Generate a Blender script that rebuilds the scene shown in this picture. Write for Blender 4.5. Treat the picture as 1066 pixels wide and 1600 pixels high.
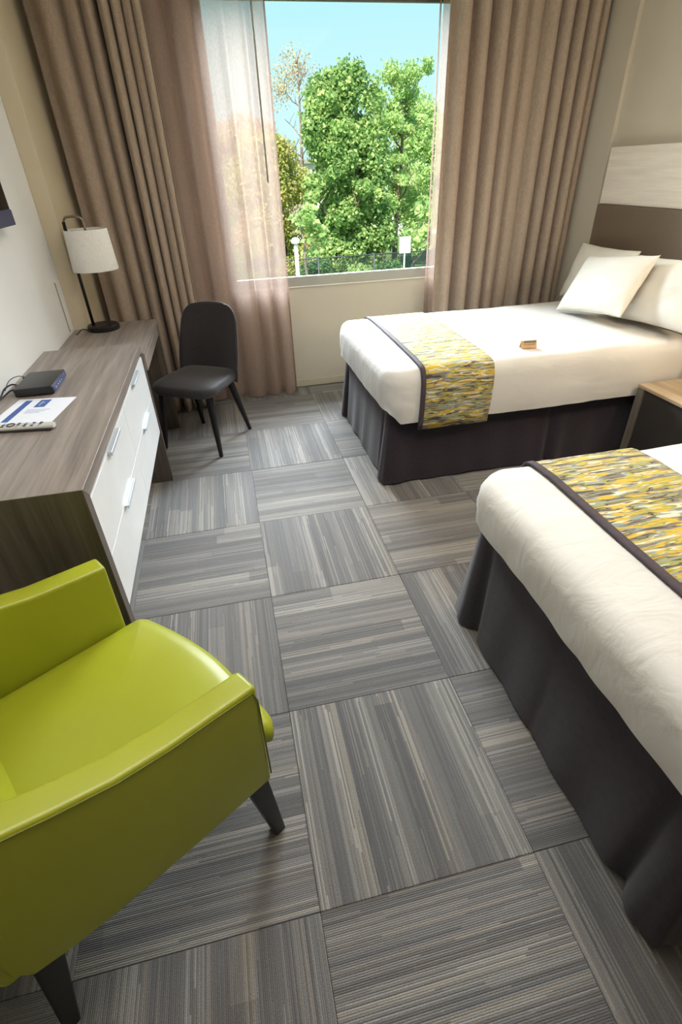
import bpy, bmesh, math, random
import numpy as np
from mathutils import Vector, Matrix, noise

random.seed(7)
rng = np.random.default_rng(7)
PI = math.pi
scene = bpy.context.scene
COL = scene.collection
for o in list(bpy.data.objects):
    bpy.data.objects.remove(o, do_unlink=True)

# ------------------------------------------------------------------ camera
W, H = 1066, 1600
F_PX, YAW, PITCH, ROLL, CAM_H = 795.0, 0.19643, 0.59299, -0.0400, 1.5806
fwd = Vector((math.sin(YAW) * math.cos(PITCH), math.cos(YAW) * math.cos(PITCH), -math.sin(PITCH)))
rgt = Vector((math.cos(YAW), -math.sin(YAW), 0))
upv = rgt.cross(fwd)
r2 = rgt * math.cos(ROLL) + upv * math.sin(ROLL)
u2 = -rgt * math.sin(ROLL) + upv * math.cos(ROLL)
cam_d = bpy.data.cameras.new('camera')
cam = bpy.data.objects.new('camera', cam_d)
COL.objects.link(cam)
cam_d.sensor_fit = 'VERTICAL'
cam_d.sensor_height = 36.0
cam_d.lens = F_PX / H * 36.0
cam_d.clip_start = 0.02
cam_d.clip_end = 300
M = Matrix((r2, u2, -fwd)).transposed().to_4x4()
M.translation = Vector((0, 0, CAM_H))
cam.matrix_world = M
scene.camera = cam

# ------------------------------------------------------------------ world, sun, lights, exposure
world = bpy.data.worlds.new('sky')
scene.world = world
world.use_nodes = True
nt = world.node_tree
nt.nodes.clear()
wo = nt.nodes.new('ShaderNodeOutputWorld')
bg = nt.nodes.new('ShaderNodeBackground')
tc = nt.nodes.new('ShaderNodeTexCoord')
sp = nt.nodes.new('ShaderNodeSeparateXYZ')
rp = nt.nodes.new('ShaderNodeValToRGB')
rp.color_ramp.elements[0].position = 0.0
rp.color_ramp.elements[0].color = (0.38, 0.52, 0.54, 1)
rp.color_ramp.elements[1].position = 0.75
rp.color_ramp.elements[1].color = (0.06, 0.18, 0.38, 1)
e = rp.color_ramp.elements.new(0.22)
e.color = (0.25, 0.46, 0.50, 1)
nt.links.new(tc.outputs['Generated'], sp.inputs[0])
nt.links.new(sp.outputs['Z'], rp.inputs[0])
nt.links.new(rp.outputs[0], bg.inputs['Color'])
bg.inputs['Strength'].default_value = 1.45
nt.links.new(bg.outputs[0], wo.inputs[0])


def light(name, kind, loc, target, energy, color, size=None, size_y=None):
    d = bpy.data.lights.new(name, kind)
    d.energy = energy
    d.color = color
    if kind == 'AREA':
        d.shape = 'RECTANGLE'
        d.size = size
        d.size_y = size_y or size
    elif kind == 'SUN':
        d.angle = size
    else:
        d.shadow_soft_size = size
    o = bpy.data.objects.new(name, d)
    COL.objects.link(o)
    o.location = loc
    v = Vector(target) - Vector(loc)
    o.rotation_euler = v.to_track_quat('-Z', 'Y').to_euler()
    return o


light('sun', 'SUN', (-6, -12, 16), (0, 0, 0), 7.0, (1.0, 0.96, 0.86), 0.01)
# unseen area lamps added outside to boost the daylight through the window
light('window_fill', 'AREA', (1.0, 10.0, 6.2), (0.9, 1.5, 0.4), 6200, (0.84, 0.925, 1.0), 12.0, 4.2)
light('zenith_fill', 'AREA', (1.0, 6.3, 7.2), (0.9, 3.6, 0.0), 2000, (0.88, 0.945, 1.0), 7.0, 2.6)
# unseen fill lamp added under the ceiling, and the reading light between the beds
light('ceiling_fill', 'AREA', (0.75, 1.35, 2.72), (0.75, 1.35, 0), 34, (1.0, 0.955, 0.89), 1.4, 1.4)
light('reading_light', 'POINT', (2.45, 1.75, 1.45), (0, 0, 0), 19, (1.0, 0.80, 0.54), 0.09)

vs = scene.view_settings
vs.view_transform = 'Standard'
vs.look = 'None'
vs.exposure = 0.5
vs.gamma = 1.0
vs.use_curve_mapping = False


# ------------------------------------------------------------------ material helpers
def srgb(r, g, b):
    def f(c):
        c /= 255.0
        return c / 12.92 if c <= 0.04045 else ((c + 0.055) / 1.055) ** 2.4
    return (f(r), f(g), f(b), 1.0)


class NT:
    def __init__(self, name):
        self.m = bpy.data.materials.new(name)
        self.m.use_nodes = True
        self.t = self.m.node_tree
        self.t.nodes.clear()
        self.out = self.t.nodes.new('ShaderNodeOutputMaterial')

    def n(self, kind, **props):
        nd = self.t.nodes.new(kind)
        for k, v in props.items():
            setattr(nd, k, v)
        return nd

    def put(self, sock, v):
        if isinstance(v, bpy.types.NodeSocket):
            self.t.links.new(v, sock)
        elif v is not None:
            sock.default_value = v

    def math(self, op, a, b=None, c=None):
        nd = self.n('ShaderNodeMath', operation=op)
        self.put(nd.inputs[0], a)
        self.put(nd.inputs[1], b)
        self.put(nd.inputs[2], c)
        return nd.outputs[0]

    def coords(self, which='Object'):
        return self.n('ShaderNodeTexCoord').outputs[which]

    def mapping(self, vec, scale=(1, 1, 1), loc=(0, 0, 0), rot=(0, 0, 0)):
        nd = self.n('ShaderNodeMapping')
        self.put(nd.inputs['Vector'], vec)
        nd.inputs['Scale'].default_value = scale
        nd.inputs['Location'].default_value = loc
        nd.inputs['Rotation'].default_value = rot
        return nd.outputs[0]

    def noise(self, vec, scale=5, detail=3, rough=0.5, dist=0.0):
        nd = self.n('ShaderNodeTexNoise')
        self.put(nd.inputs['Vector'], vec)
        nd.inputs['Scale'].default_value = scale
        nd.inputs['Detail'].default_value = detail
        nd.inputs['Roughness'].default_value = rough
        nd.inputs['Distortion'].default_value = dist
        return nd.outputs['Fac']

    def white(self, x, y=None):
        nd = self.n('ShaderNodeTexWhiteNoise', noise_dimensions='2D')
        cb = self.n('ShaderNodeCombineXYZ')
        self.put(cb.inputs[0], x)
        self.put(cb.inputs[1], y if y is not None else 0.0)
        self.t.links.new(cb.outputs[0], nd.inputs['Vector'])
        return nd.outputs['Value']

    def ramp(self, fac, stops, interp='LINEAR'):
        nd = self.n('ShaderNodeValToRGB')
        cr = nd.color_ramp
        cr.interpolation = interp
        while len(cr.elements) < len(stops):
            cr.elements.new(0.5)
        for e, (p, c) in zip(cr.elements, stops):
            e.position = p
            e.color = c
        self.put(nd.inputs[0], fac)
        return nd.outputs[0]

    def mix(self, fac, a, b, mode='MIX'):
        nd = self.n('ShaderNodeMix', data_type='RGBA', blend_type=mode)
        self.put(nd.inputs[0], fac)
        self.put(nd.inputs[6], a)
        self.put(nd.inputs[7], b)
        return nd.outputs[2]

    def bump(self, height, strength=0.2, dist=0.01):
        nd = self.n('ShaderNodeBump')
        nd.inputs['Strength'].default_value = strength
        nd.inputs['Distance'].default_value = dist
        self.put(nd.inputs['Height'], height)
        return nd.outputs[0]

    def bsdf(self, color, rough=0.5, metal=0.0, normal=None, spec=0.5, sheen=0.0, coat=0.0):
        nd = self.n('ShaderNodeBsdfPrincipled')
        self.put(nd.inputs['Base Color'], color)
        self.put(nd.inputs['Roughness'], rough)
        nd.inputs['Metallic'].default_value = metal
        nd.inputs['Specular IOR Level'].default_value = spec
        nd.inputs['Sheen Weight'].default_value = sheen
        nd.inputs['Coat Weight'].default_value = coat
        if normal is not None:
            self.put(nd.inputs['Normal'], normal)
        return nd

    def done(self, shader):
        self.t.links.new(shader.outputs[0], self.out.inputs['Surface'])
        return self.m


MAT = {}


def plain(name, col, rough=0.5, metal=0.0, spec=0.5, nscale=0, namp=0.06, bump=0.0, bscale=200):
    t = NT(name)
    c = col
    if nscale:
        f = t.noise(t.coords(), nscale, 4)
        d = tuple(x * (1 - namp * 2) for x in col[:3]) + (1,)
        u = tuple(min(1, x * (1 + namp)) for x in col[:3]) + (1,)
        c = t.ramp(f, [(0.3, d), (0.7, u)])
    nm = None
    if bump:
        nm = t.bump(t.noise(t.coords(), bscale, 2), bump, 0.004)
    MAT[name] = t.done(t.bsdf(c, rough, metal, nm, spec))
    return MAT[name]


plain('wall_cream', srgb(198, 190, 175), 0.75, nscale=2.5, namp=0.015, bump=0.12, bscale=160)
plain('wall_white', srgb(228, 229, 229), 0.6, nscale=2.0, namp=0.012, bump=0.10, bscale=160)
plain('wall_beige', srgb(206, 194, 168), 0.7, nscale=2.5, namp=0.015, bump=0.10, bscale=160)
plain('ceiling_paint', srgb(236, 232, 222), 0.8, nscale=2, namp=0.01)
plain('skirting_paint', srgb(196, 186, 166), 0.5, nscale=4, namp=0.02)
plain('floor_base', srgb(44, 43, 42), 0.9, nscale=20)
plain('alu_grey', srgb(160, 158, 149), 0.4, 0.1, nscale=8, namp=0.02)
plain('alu_dark', srgb(92, 92, 92), 0.45, 0.3, nscale=8, namp=0.02)
plain('black_plastic', srgb(24, 25, 28), 0.38, nscale=30, namp=0.05)
plain('black_metal', srgb(14, 13, 14), 0.38, 0.2, nscale=20, namp=0.05)
plain('black_wood', srgb(16, 13, 14), 0.42, nscale=30, namp=0.1)
plain('dark_cable', srgb(20, 20, 22), 0.5, nscale=30)
plain('chrome', srgb(214, 222, 230), 0.42, 0.55, nscale=40, namp=0.02)
plain('nickel', srgb(150, 140, 126), 0.3, 1.0, nscale=40, namp=0.02)
plain('screen', srgb(10, 11, 14), 0.12, nscale=3)
plain('tv_bezel', srgb(74, 80, 108), 0.3, 0.2, nscale=20, namp=0.03)
plain('router_face', srgb(64, 76, 124), 0.25, 0.2, nscale=40, namp=0.1)
plain('paper', srgb(226, 230, 240), 0.7, nscale=30, namp=0.01)
plain('print_blue', srgb(58, 92, 160), 0.6, nscale=20, namp=0.06)
plain('print_pale', srgb(168, 182, 214), 0.6, nscale=60, namp=0.08)
plain('remote_silver', srgb(196, 194, 188), 0.35, 0.2, nscale=30, namp=0.03)
plain('remote_dark', srgb(50, 46, 48), 0.45, nscale=30)
plain('drawer_white', srgb(228, 230, 232), 0.32, nscale=6, namp=0.02)
plain('niche_dark', srgb(48, 44, 42), 0.6, nscale=10, namp=0.06)
plain('card_tan', srgb(196, 158, 112), 0.6, nscale=60, namp=0.08)
plain('card_dark', srgb(120, 104, 82), 0.6, nscale=60, namp=0.08)
plain('piping_purple', srgb(70, 58, 66), 0.75, nscale=60, namp=0.1, bump=0.3, bscale=500)
plain('white_post', srgb(228, 226, 216), 0.5, nscale=8)
plain('fence_metal', srgb(70, 78, 78), 0.5, 0.4, nscale=8)
plain('bark', srgb(126, 106, 86), 0.9, nscale=6, namp=0.2, bump=0.6, bscale=30)
plain('bark_grey', srgb(150, 132, 120), 0.9, nscale=6, namp=0.2, bump=0.6, bscale=30)
plain('facade_white', srgb(232, 228, 222), 0.8, nscale=1.5, namp=0.03)
plain('facade_glass', srgb(96, 120, 136), 0.15, nscale=2, namp=0.1)
plain('grass', srgb(96, 120, 62), 0.95, nscale=1.2, namp=0.2)


def mat_carpet():
    t = NT('carpet_stripe')
    co = t.n('ShaderNodeSeparateXYZ')
    t.t.links.new(t.coords(), co.inputs[0])
    x, y = co.outputs[0], co.outputs[1]
    r = t.n('ShaderNodeObjectInfo').outputs['Random']
    off = t.math('MULTIPLY', r, 613.0)
    xa = t.math('ADD', x, off)
    b1 = t.math('FLOOR', t.math('MULTIPLY', xa, 15.0))
    b2 = t.math('FLOOR', t.math('MULTIPLY', xa, 34.0))
    # a band may change shade part of the way along
    cut1 = t.math('FLOOR', t.math('ADD', t.math('MULTIPLY', y, 0.45), t.math('MULTIPLY', t.white(b1, 3.3), 5.0)))
    n1 = t.white(b1, cut1)
    n2 = t.white(b2, 7.7)
    band = t.math('ADD', t.math('MULTIPLY', n1, 0.6), t.math('MULTIPLY', n2, 0.4))
    # single yarn lines, stronger in some bands than in others
    yi = t.math('FLOOR', t.math('MULTIPLY', xa, 210.0))
    dash = t.math('FLOOR', t.math('ADD', t.math('MULTIPLY', y, 2.2), t.math('MULTIPLY', t.white(yi, 1.1), 9.0)))
    yarn = t.math('SUBTRACT', t.white(yi, dash), 0.5)
    yarn = t.math('MULTIPLY', yarn, t.math('ADD', 0.20, t.math('MULTIPLY', n2, 0.50)))
    grain = t.math('SUBTRACT', t.noise(t.coords(), 330, 2, 0.7), 0.5)
    v = t.math('ADD', t.math('MULTIPLY', band, 0.72), yarn)
    v = t.math('ADD', v, t.math('MULTIPLY', grain, 0.95))
    v = t.math('ADD', v, 0.10)
    col = t.ramp(v, [(0.05, srgb(76, 74, 75)), (0.35, srgb(97, 94, 93)), (0.62, srgb(120, 116, 112)), (0.95, srgb(152, 147, 139))])
    hue = t.white(yi, 5.5)
    tint = t.ramp(hue, [(0.0, (0.95, 0.99, 1.05, 1)), (0.6, (1, 1, 1, 1)), (1.0, (1.06, 1.0, 0.92, 1))])
    col = t.mix(1.0, col, tint, 'MULTIPLY')
    grain = t.math('ADD', grain, 0.5)
    groove = t.math('PINGPONG', t.math('MULTIPLY', xa, 210.0), 0.5)
    hgt = t.math('ADD', groove, t.math('MULTIPLY', grain, 0.8))
    nm = t.bump(hgt, 0.55, 0.004)
    MAT['carpet'] = t.done(t.bsdf(col, 0.75, 0, nm, 0.5, 0.3))


mat_carpet()


def mat_wood(name, dark, light_, axis='Y', rough=0.42, rot=(0, 0, 0)):
    t = NT(name)
    sc = {'X': (1.2, 26, 26), 'Y': (26, 1.2, 26), 'Z': (26, 26, 1.2)}[axis]
    co = t.mapping(t.coords(), sc, rot=rot)
    a = t.noise(co, 1.0, 5, 0.62, 0.25)
    sc2 = tuple(s * 5 for s in sc)
    b = t.noise(t.mapping(t.coords(), sc2), 1.0, 3, 0.5)
    f = t.math('ADD', t.math('MULTIPLY', a, 0.75), t.math('MULTIPLY', b, 0.25))
    c = t.ramp(f, [(0.32, dark), (0.5, tuple((p + q) / 2 for p, q in zip(dark, light_))), (0.68, light_)])
    nm = t.bump(b, 0.06, 0.002)
    MAT[name] = t.done(t.bsdf(c, rough, 0, nm, 0.5))


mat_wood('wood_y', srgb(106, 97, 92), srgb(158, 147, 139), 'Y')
mat_wood('wood_z_shaded', srgb(58, 51, 45), srgb(106, 96, 87), 'Z')  # shade on the side panels is put into this darker wood colour
mat_wood('wood_panel_pale', srgb(214, 206, 194), srgb(238, 232, 222), 'Y', 0.55)
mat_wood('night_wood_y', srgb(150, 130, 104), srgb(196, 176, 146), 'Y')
mat_wood('night_wood_z_shaded', srgb(86, 80, 70), srgb(122, 114, 102), 'Z')  # upright boards carry their shade in the colour, darker than the top


def mat_fabric(name, a, b, rough=0.9, weave=420, bump=0.25, sheen=0.2, streak=None):
    t = NT(name)
    co = t.coords()
    w1 = t.noise(t.mapping(co, (weave, weave * 0.12, weave * 0.12)), 1, 2)
    w2 = t.noise(t.mapping(co, (weave * 0.12, weave * 0.12, weave)), 1, 2)
    f = t.math('MULTIPLY', t.math('ADD', w1, w2), 0.5)
    c = t.ramp(f, [(0.35, a), (0.65, b)])
    MAT[name] = t.done(t.bsdf(c, rough, 0, t.bump(f, bump, 0.003), 0.2, sheen))


mat_fabric('skirt', srgb(36, 29, 37), srgb(49, 41, 50), 0.62, 300, 0.12)
mat_fabric('chair_fabric', srgb(40, 37, 40), srgb(58, 54, 57), 0.6, 500, 0.2)
mat_fabric('shade_linen', srgb(218, 217, 212), srgb(238, 237, 232), 0.85, 600, 0.1)


def mat_headboard():
    t = NT('headboard_vinyl')
    f = t.noise(t.coords(), 160, 3)
    c = t.ramp(f, [(0.3, srgb(104, 90, 76)), (0.7, srgb(120, 104, 88))])
    MAT['headboard_vinyl'] = t.done(t.bsdf(c, 0.5, 0, t.bump(f, 0.12, 0.002), 0.4))


mat_headboard()


def mat_linen_white(name, a, b):
    t = NT(name)
    co = t.coords()
    f = t.noise(co, 3.0, 4)
    c = t.ramp(f, [(0.3, a), (0.7, b)])
    wr = t.noise(t.mapping(co, (3, 9, 6), rot=(0.2, 0.3, 0.5)), 1.6, 4, 0.5, 0.8)
    MAT[name] = t.done(t.bsdf(c, 0.8, 0, t.bump(wr, 0.28, 0.02), 0.25, 0.1))


mat_linen_white('sheet_white', srgb(208, 205, 200), srgb(219, 216, 211))
mat_linen_white('pillow_white', srgb(212, 208, 198), srgb(224, 220, 210))


def mat_runner():
    t = NT('runner_print')
    co = t.coords()
    warp = t.noise(t.mapping(co, (5, 5, 5)), 1, 2)
    w = t.n('ShaderNodeCombineXYZ')
    t.put(w.inputs[1], t.math('MULTIPLY', warp, 0.03))
    t.put(w.inputs[2], t.math('MULTIPLY', warp, 0.03))
    ad = t.n('ShaderNodeVectorMath', operation='ADD')
    t.put(ad.inputs[0], co)
    t.put(ad.inputs[1], w.outputs[0])
    a = t.noise(t.mapping(ad.outputs[0], (5.0, 42, 42)), 1.0, 2.0, 0.5, 0.12)
    b = t.noise(t.mapping(ad.outputs[0], (5.5, 48, 48), loc=(7, 3, 5)), 1.0, 2.0, 0.5, 0.12)
    gold = srgb(206, 174, 62)
    olive = srgb(158, 156, 84)
    dark = srgb(78, 72, 66)
    teal = srgb(146, 156, 150)
    cream = srgb(212, 208, 190)
    grey = srgb(124, 118, 108)
    c1 = t.ramp(a, [(0.0, dark), (0.36, grey), (0.43, teal), (0.48, gold), (0.54, olive), (0.58, cream), (0.63, gold), (0.70, teal)], 'CONSTANT')
    c4 = t.ramp(b, [(0.0, cream), (0.36, teal), (0.42, olive), (0.47, dark), (0.50, grey), (0.54, gold), (0.60, cream), (0.66, dark)], 'CONSTANT')
    big = t.noise(t.mapping(co, (6, 34, 34), loc=(3, 1, 2)), 1.0, 3)
    c2 = t.mix(t.ramp(big, [(0.49, (0, 0, 0, 1)), (0.51, (1, 1, 1, 1))]), c1, c4)
    fine = t.noise(t.mapping(co, (60, 500, 500)), 1, 2)
    c3 = t.mix(0.18, c2, t.ramp(fine, [(0.35, srgb(60, 56, 50)), (0.65, srgb(220, 214, 196))]), 'OVERLAY')
    MAT['runner'] = t.done(t.bsdf(c3, 0.8, 0, t.bump(fine, 0.25, 0.003), 0.2, 0.1))


mat_runner()


def mat_leather():
    t = NT('green_leather')
    f = t.noise(t.coords(), 3.0, 3)
    c = t.ramp(f, [(0.3, srgb(150, 156, 36)), (0.7, srgb(160, 166, 42))])
    pore = t.noise(t.coords(), 420, 2)
    soft = t.noise(t.coords(), 9, 2)
    h = t.math('ADD', t.math('MULTIPLY', pore, 0.04), soft)
    MAT['leather'] = t.done(t.bsdf(c, 0.36, 0, t.bump(h, 0.10, 0.01), 0.5))
    plain('leather_seam', srgb(116, 122, 20), 0.5, nscale=40)


mat_leather()


def mat_sheer():
    t = NT('sheer_voile')
    co = t.coords()
    f = t.noise(t.mapping(co, (600, 60, 60)), 1, 2)
    c = t.ramp(f, [(0.3, srgb(170, 148, 138)), (0.7, srgb(192, 170, 159))])
    d = t.bsdf(c, 0.9, 0, None, 0.1)
    tr = t.n('ShaderNodeBsdfTranslucent')
    t.put(tr.inputs['Color'], c)
    tp = t.n('ShaderNodeBsdfTransparent')
    tp.inputs['Color'].default_value = (0.96, 0.90, 0.87, 1)
    m1 = t.n('ShaderNodeMixShader')
    m1.inputs[0].default_value = 0.34
    t.t.links.new(d.outputs[0], m1.inputs[1])
    t.t.links.new(tr.outputs[0], m1.inputs[2])
    m2 = t.n('ShaderNodeMixShader')
    m2.inputs[0].default_value = 0.36
    t.t.links.new(m1.outputs[0], m2.inputs[1])
    t.t.links.new(tp.outputs[0], m2.inputs[2])
    MAT['sheer'] = t.done(m2)


mat_sheer()


def mat_drape():
    t = NT('drape')
    co = t.coords()
    w1 = t.noise(t.mapping(co, (420, 50, 30)), 1, 2)
    w2 = t.noise(t.mapping(co, (50, 50, 420)), 1, 2)
    f = t.math('MULTIPLY', t.math('ADD', w1, w2), 0.5)
    c = t.ramp(f, [(0.35, srgb(160, 144, 128)), (0.65, srgb(192, 174, 157))])
    d = t.bsdf(c, 0.85, 0, t.bump(f, 0.25, 0.003), 0.2, 0.2)
    tr = t.n('ShaderNodeBsdfTranslucent')
    tr.inputs['Color'].default_value = srgb(206, 170, 152)
    m = t.n('ShaderNodeMixShader')
    m.inputs[0].default_value = 0.16
    t.t.links.new(d.outputs[0], m.inputs[1])
    t.t.links.new(tr.outputs[0], m.inputs[2])
    MAT['drape'] = t.done(m)


mat_drape()


def mat_glass():
    t = NT('window_glass')
    tp = t.n('ShaderNodeBsdfTransparent')
    tp.inputs['Color'].default_value = (0.97, 0.985, 0.98, 1)
    gl = t.n('ShaderNodeBsdfGlossy')
    gl.inputs['Roughness'].default_value = 0.02
    fr = t.n('ShaderNodeFresnel')
    fr.inputs['IOR'].default_value = 1.08
    m = t.n('ShaderNodeMixShader')
    t.t.links.new(fr.outputs[0], m.inputs[0])
    t.t.links.new(tp.outputs[0], m.inputs[1])
    t.t.links.new(gl.outputs[0], m.inputs[2])
    MAT['glass'] = t.done(m)


mat_glass()


def mat_leaf(name, a, b, c_):
    t = NT(name)
    r = t.n('ShaderNodeNewGeometry').outputs['Random Per Island']
    big = t.noise(t.coords(), 0.9, 2)
    f = t.math('ADD', t.math('MULTIPLY', r, 0.55), t.math('MULTIPLY', big, 0.55))
    c = t.ramp(f, [(0.25, a), (0.5, b), (0.8, c_)])
    d = t.bsdf(c, 0.6, 0, None, 0.3)
    tr = t.n('ShaderNodeBsdfTranslucent')
    t.put(tr.inputs['Color'], c)
    m = t.n('ShaderNodeMixShader')
    m.inputs[0].default_value = 0.5
    t.t.links.new(d.outputs[0], m.inputs[1])
    t.t.links.new(tr.outputs[0], m.inputs[2])
    MAT[name] = t.done(m)


mat_leaf('leaf_deep', srgb(100, 138, 82), srgb(148, 184, 106), srgb(210, 224, 150))
mat_leaf('leaf_light', srgb(150, 188, 118), srgb(186, 214, 136), srgb(220, 232, 166))
mat_leaf('leaf_yellow', srgb(150, 170, 84), srgb(196, 204, 112), srgb(226, 204, 150))
mat_leaf('leaf_russet', srgb(190, 164, 138), srgb(220, 194, 164), srgb(224, 220, 172))
mat_leaf('leaf_shrub', srgb(72, 116, 76), srgb(108, 152, 90), srgb(160, 196, 116))


# ------------------------------------------------------------------ object helpers
def link_mesh(name, me, mat, parent=None, smooth=False):
    o = bpy.data.objects.new(name, me)
    COL.objects.link(o)
    if mat is not None:
        me.materials.append(MAT[mat])
    if smooth:
        me.polygons.foreach_set('use_smooth', [True] * len(me.polygons))
    if parent is not None:
        o.parent = parent
    return o


def obj(name, bm, mat, parent=None, smooth=False, angle=None):
    me = bpy.data.meshes.new(name)
    bmesh.ops.recalc_face_normals(bm, faces=bm.faces)
    if angle is not None:
        for e_ in bm.edges:
            if len(e_.link_faces) == 2:
                e_.smooth = e_.calc_face_angle(0) < math.radians(angle)
        smooth = True
    bm.to_mesh(me)
    bm.free()
    return link_mesh(name, me, mat, parent, smooth)


def tag(o, label=None, cat=None, group=None, kind=None):
    if label:
        o['label'] = label
    if cat:
        o['category'] = cat
    if group:
        o['group'] = group
    if kind:
        o['kind'] = kind
    return o


def empty(name, loc=(0, 0, 0), rz=0.0):
    o = bpy.data.objects.new(name, None)
    o.empty_display_size = 0.1
    COL.objects.link(o)
    o.location = loc
    o.rotation_euler = (0, 0, rz)
    return o


def box(bm, x0, x1, y0, y1, z0, z1, bev=0.0, seg=2):
    b = bmesh.new()
    vs_ = [b.verts.new((x, y, z)) for z in (z0, z1) for y in (y0, y1) for x in (x0, x1)]
    for f in ((0, 2, 3, 1), (4, 5, 7, 6), (0, 1, 5, 4), (2, 6, 7, 3), (0, 4, 6, 2), (1, 3, 7, 5)):
        b.faces.new([vs_[i] for i in f])
    if bev:
        bmesh.ops.bevel(b, geom=list(b.edges), offset=bev, segments=seg, profile=0.6, affect='EDGES')
    merge(bm, b)
    return bm


def merge(dst, src):
    me = bpy.data.meshes.new('tmp')
    src.to_mesh(me)
    src.free()
    dst.from_mesh(me)
    bpy.data.meshes.remove(me)


def bx(x0, x1, y0, y1, z0, z1, bev=0.0, seg=2):
    return box(bmesh.new(), x0, x1, y0, y1, z0, z1, bev, seg)


def loft(bm, rings, close=True, cap0=True, cap1=True):
    vr = [[bm.verts.new(p) for p in r] for r in rings]
    n = len(vr[0])
    for a, b in zip(vr, vr[1:]):
        for i in range(n if close else n - 1):
            j = (i + 1) % n
            bm.faces.new((a[i], a[j], b[j], b[i]))
    if close and cap0:
        bm.faces.new(vr[0])
    if close and cap1:
        bm.faces.new(vr[-1])
    return bm


def tube(bm, path, rad, n=8):
    path = [Vector(p) for p in path]
    rads = rad if isinstance(rad, (list, tuple)) else [rad] * len(path)
    rings = []
    ref = None
    for i, p in enumerate(path):
        d = (path[min(i + 1, len(path) - 1)] - path[max(i - 1, 0)]).normalized()
        if ref is None:
            ref = Vector((0, 0, 1)) if abs(d.z) < 0.9 else Vector((1, 0, 0))
        a = d.cross(ref).normalized()
        b = d.cross(a).normalized()
        ref = a.cross(d) if a.cross(d).length > 0.1 else ref
        rings.append([p + (a * math.cos(t) + b * math.sin(t)) * rads[i] for t in [2 * PI * k / n for k in range(n)]])
    return loft(bm, rings)


def disc_rings(cx, cy, prof, n=40):
    return [[(cx + r * math.cos(2 * PI * k / n), cy + r * math.sin(2 * PI * k / n), z) for k in range(n)] for r, z in prof]


def smooth_path(pts, k=8):
    pts = [Vector(p) for p in pts]
    out = []
    P = [pts[0]] + pts + [pts[-1]]
    for i in range(1, len(P) - 2):
        for s in range(k):
            t = s / k
            a, b, c, d = P[i - 1], P[i], P[i + 1], P[i + 2]
            out.append(0.5 * ((2 * b) + (c - a) * t + (2 * a - 5 * b + 4 * c - d) * t * t + (3 * b - a - 3 * c + d) * t ** 3))
    out.append(pts[-1])
    return out


def rrect(x0, x1, y0, y1, r, nc=8, ms=40):
    """points round a rectangle, with outward normals; starts on the side y0 at x0"""
    r = max(0.0005, min(r, (x1 - x0) / 2 - 1e-4, (y1 - y0) / 2 - 1e-4))
    pts = []
    corners = [((x1 - r, y0 + r), -PI / 2), ((x1 - r, y1 - r), 0), ((x0 + r, y1 - r), PI / 2), ((x0 + r, y0 + r), PI)]
    sides = [((x0 + r, y0), (x1 - r, y0)), ((x1, y0 + r), (x1, y1 - r)), ((x1 - r, y1), (x0 + r, y1)), ((x0, y1 - r), (x0, y0 + r))]
    for (a, b), ((cx, cy), t0) in zip(sides, corners):
        nrm = Vector((b[1] - a[1], -(b[0] - a[0]), 0))
        nrm = nrm.normalized() if nrm.length > 1e-6 else Vector((0, 0, 0))
        for i in range(ms):
            t = i / ms
            pts.append((a[0] + (b[0] - a[0]) * t, a[1] + (b[1] - a[1]) * t, t0 - 0 if False else nrm))
        for i in range(nc):
            an = t0 + (PI / 2) * i / nc
            pts.append((cx + r * math.cos(an), cy + r * math.sin(an), Vector((math.cos(an), math.sin(an), 0))))
    return pts


def nz(x, y, z, s=1.0):
    return noise.noise(Vector((x * s, y * s, z * s)))


# ------------------------------------------------------------------ room shell
XL, XR, YB, YF, ZC = -0.965, 2.79, 4.32, -2.0, 2.75
WX0, WX1, WZ0, WZ1 = 0.07, 1.98, 0.822, 2.505

fl = tag(obj('floor', bx(XL - 0.2, XR + 0.2, YF - 0.2, YB + 0.2, -0.15, -0.008), 'floor_base'), kind='structure')
fl['label'] = 'floor laid with square grey striped carpet tiles turned alternately'
TS = 0.6
GX, GY = 0.0075, 0.5196
full_me = None
for i in range(-2, 6):
    for j in range(-5, 7):
        x0, x1 = GX + i * TS, GX + (i + 1) * TS
        y0, y1 = GY + j * TS, GY + (j + 1) * TS
        cx, cy = (x0 + x1) / 2, (y0 + y1) / 2
        cx0, cx1, cy0, cy1 = max(x0, XL), min(x1, XR), max(y0, YF), min(y1, YB)
        if cx1 - cx0 < 0.02 or cy1 - cy0 < 0.02:
            continue
        odd = (i + j) % 2 != 0
        fullt = cx1 - cx0 > TS - 1e-6 and cy1 - cy0 > TS - 1e-6
        if fullt and full_me is not None:
            o = bpy.data.objects.new('carpet_tile', full_me)
            COL.objects.link(o)
            o.parent = fl
        else:
            lx0, lx1, ly0, ly1 = cx0 - cx, cx1 - cx, cy0 - cy, cy1 - cy
            if odd:    # the object is turned by 90 degrees, so lay the outline out turned back
                lx0, lx1, ly0, ly1 = ly0, ly1, -lx1, -lx0
            g = 0.0007
            o = obj('carpet_tile', bx(lx0 + g, lx1 - g, ly0 + g, ly1 - g, -0.008, 0.0, 0.0012, 1), 'carpet', fl)
            if fullt:
                full_me = o.data
        o.location = (cx, cy, 0)
        o.rotation_euler = (0, 0, PI / 2 if odd else 0)

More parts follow.
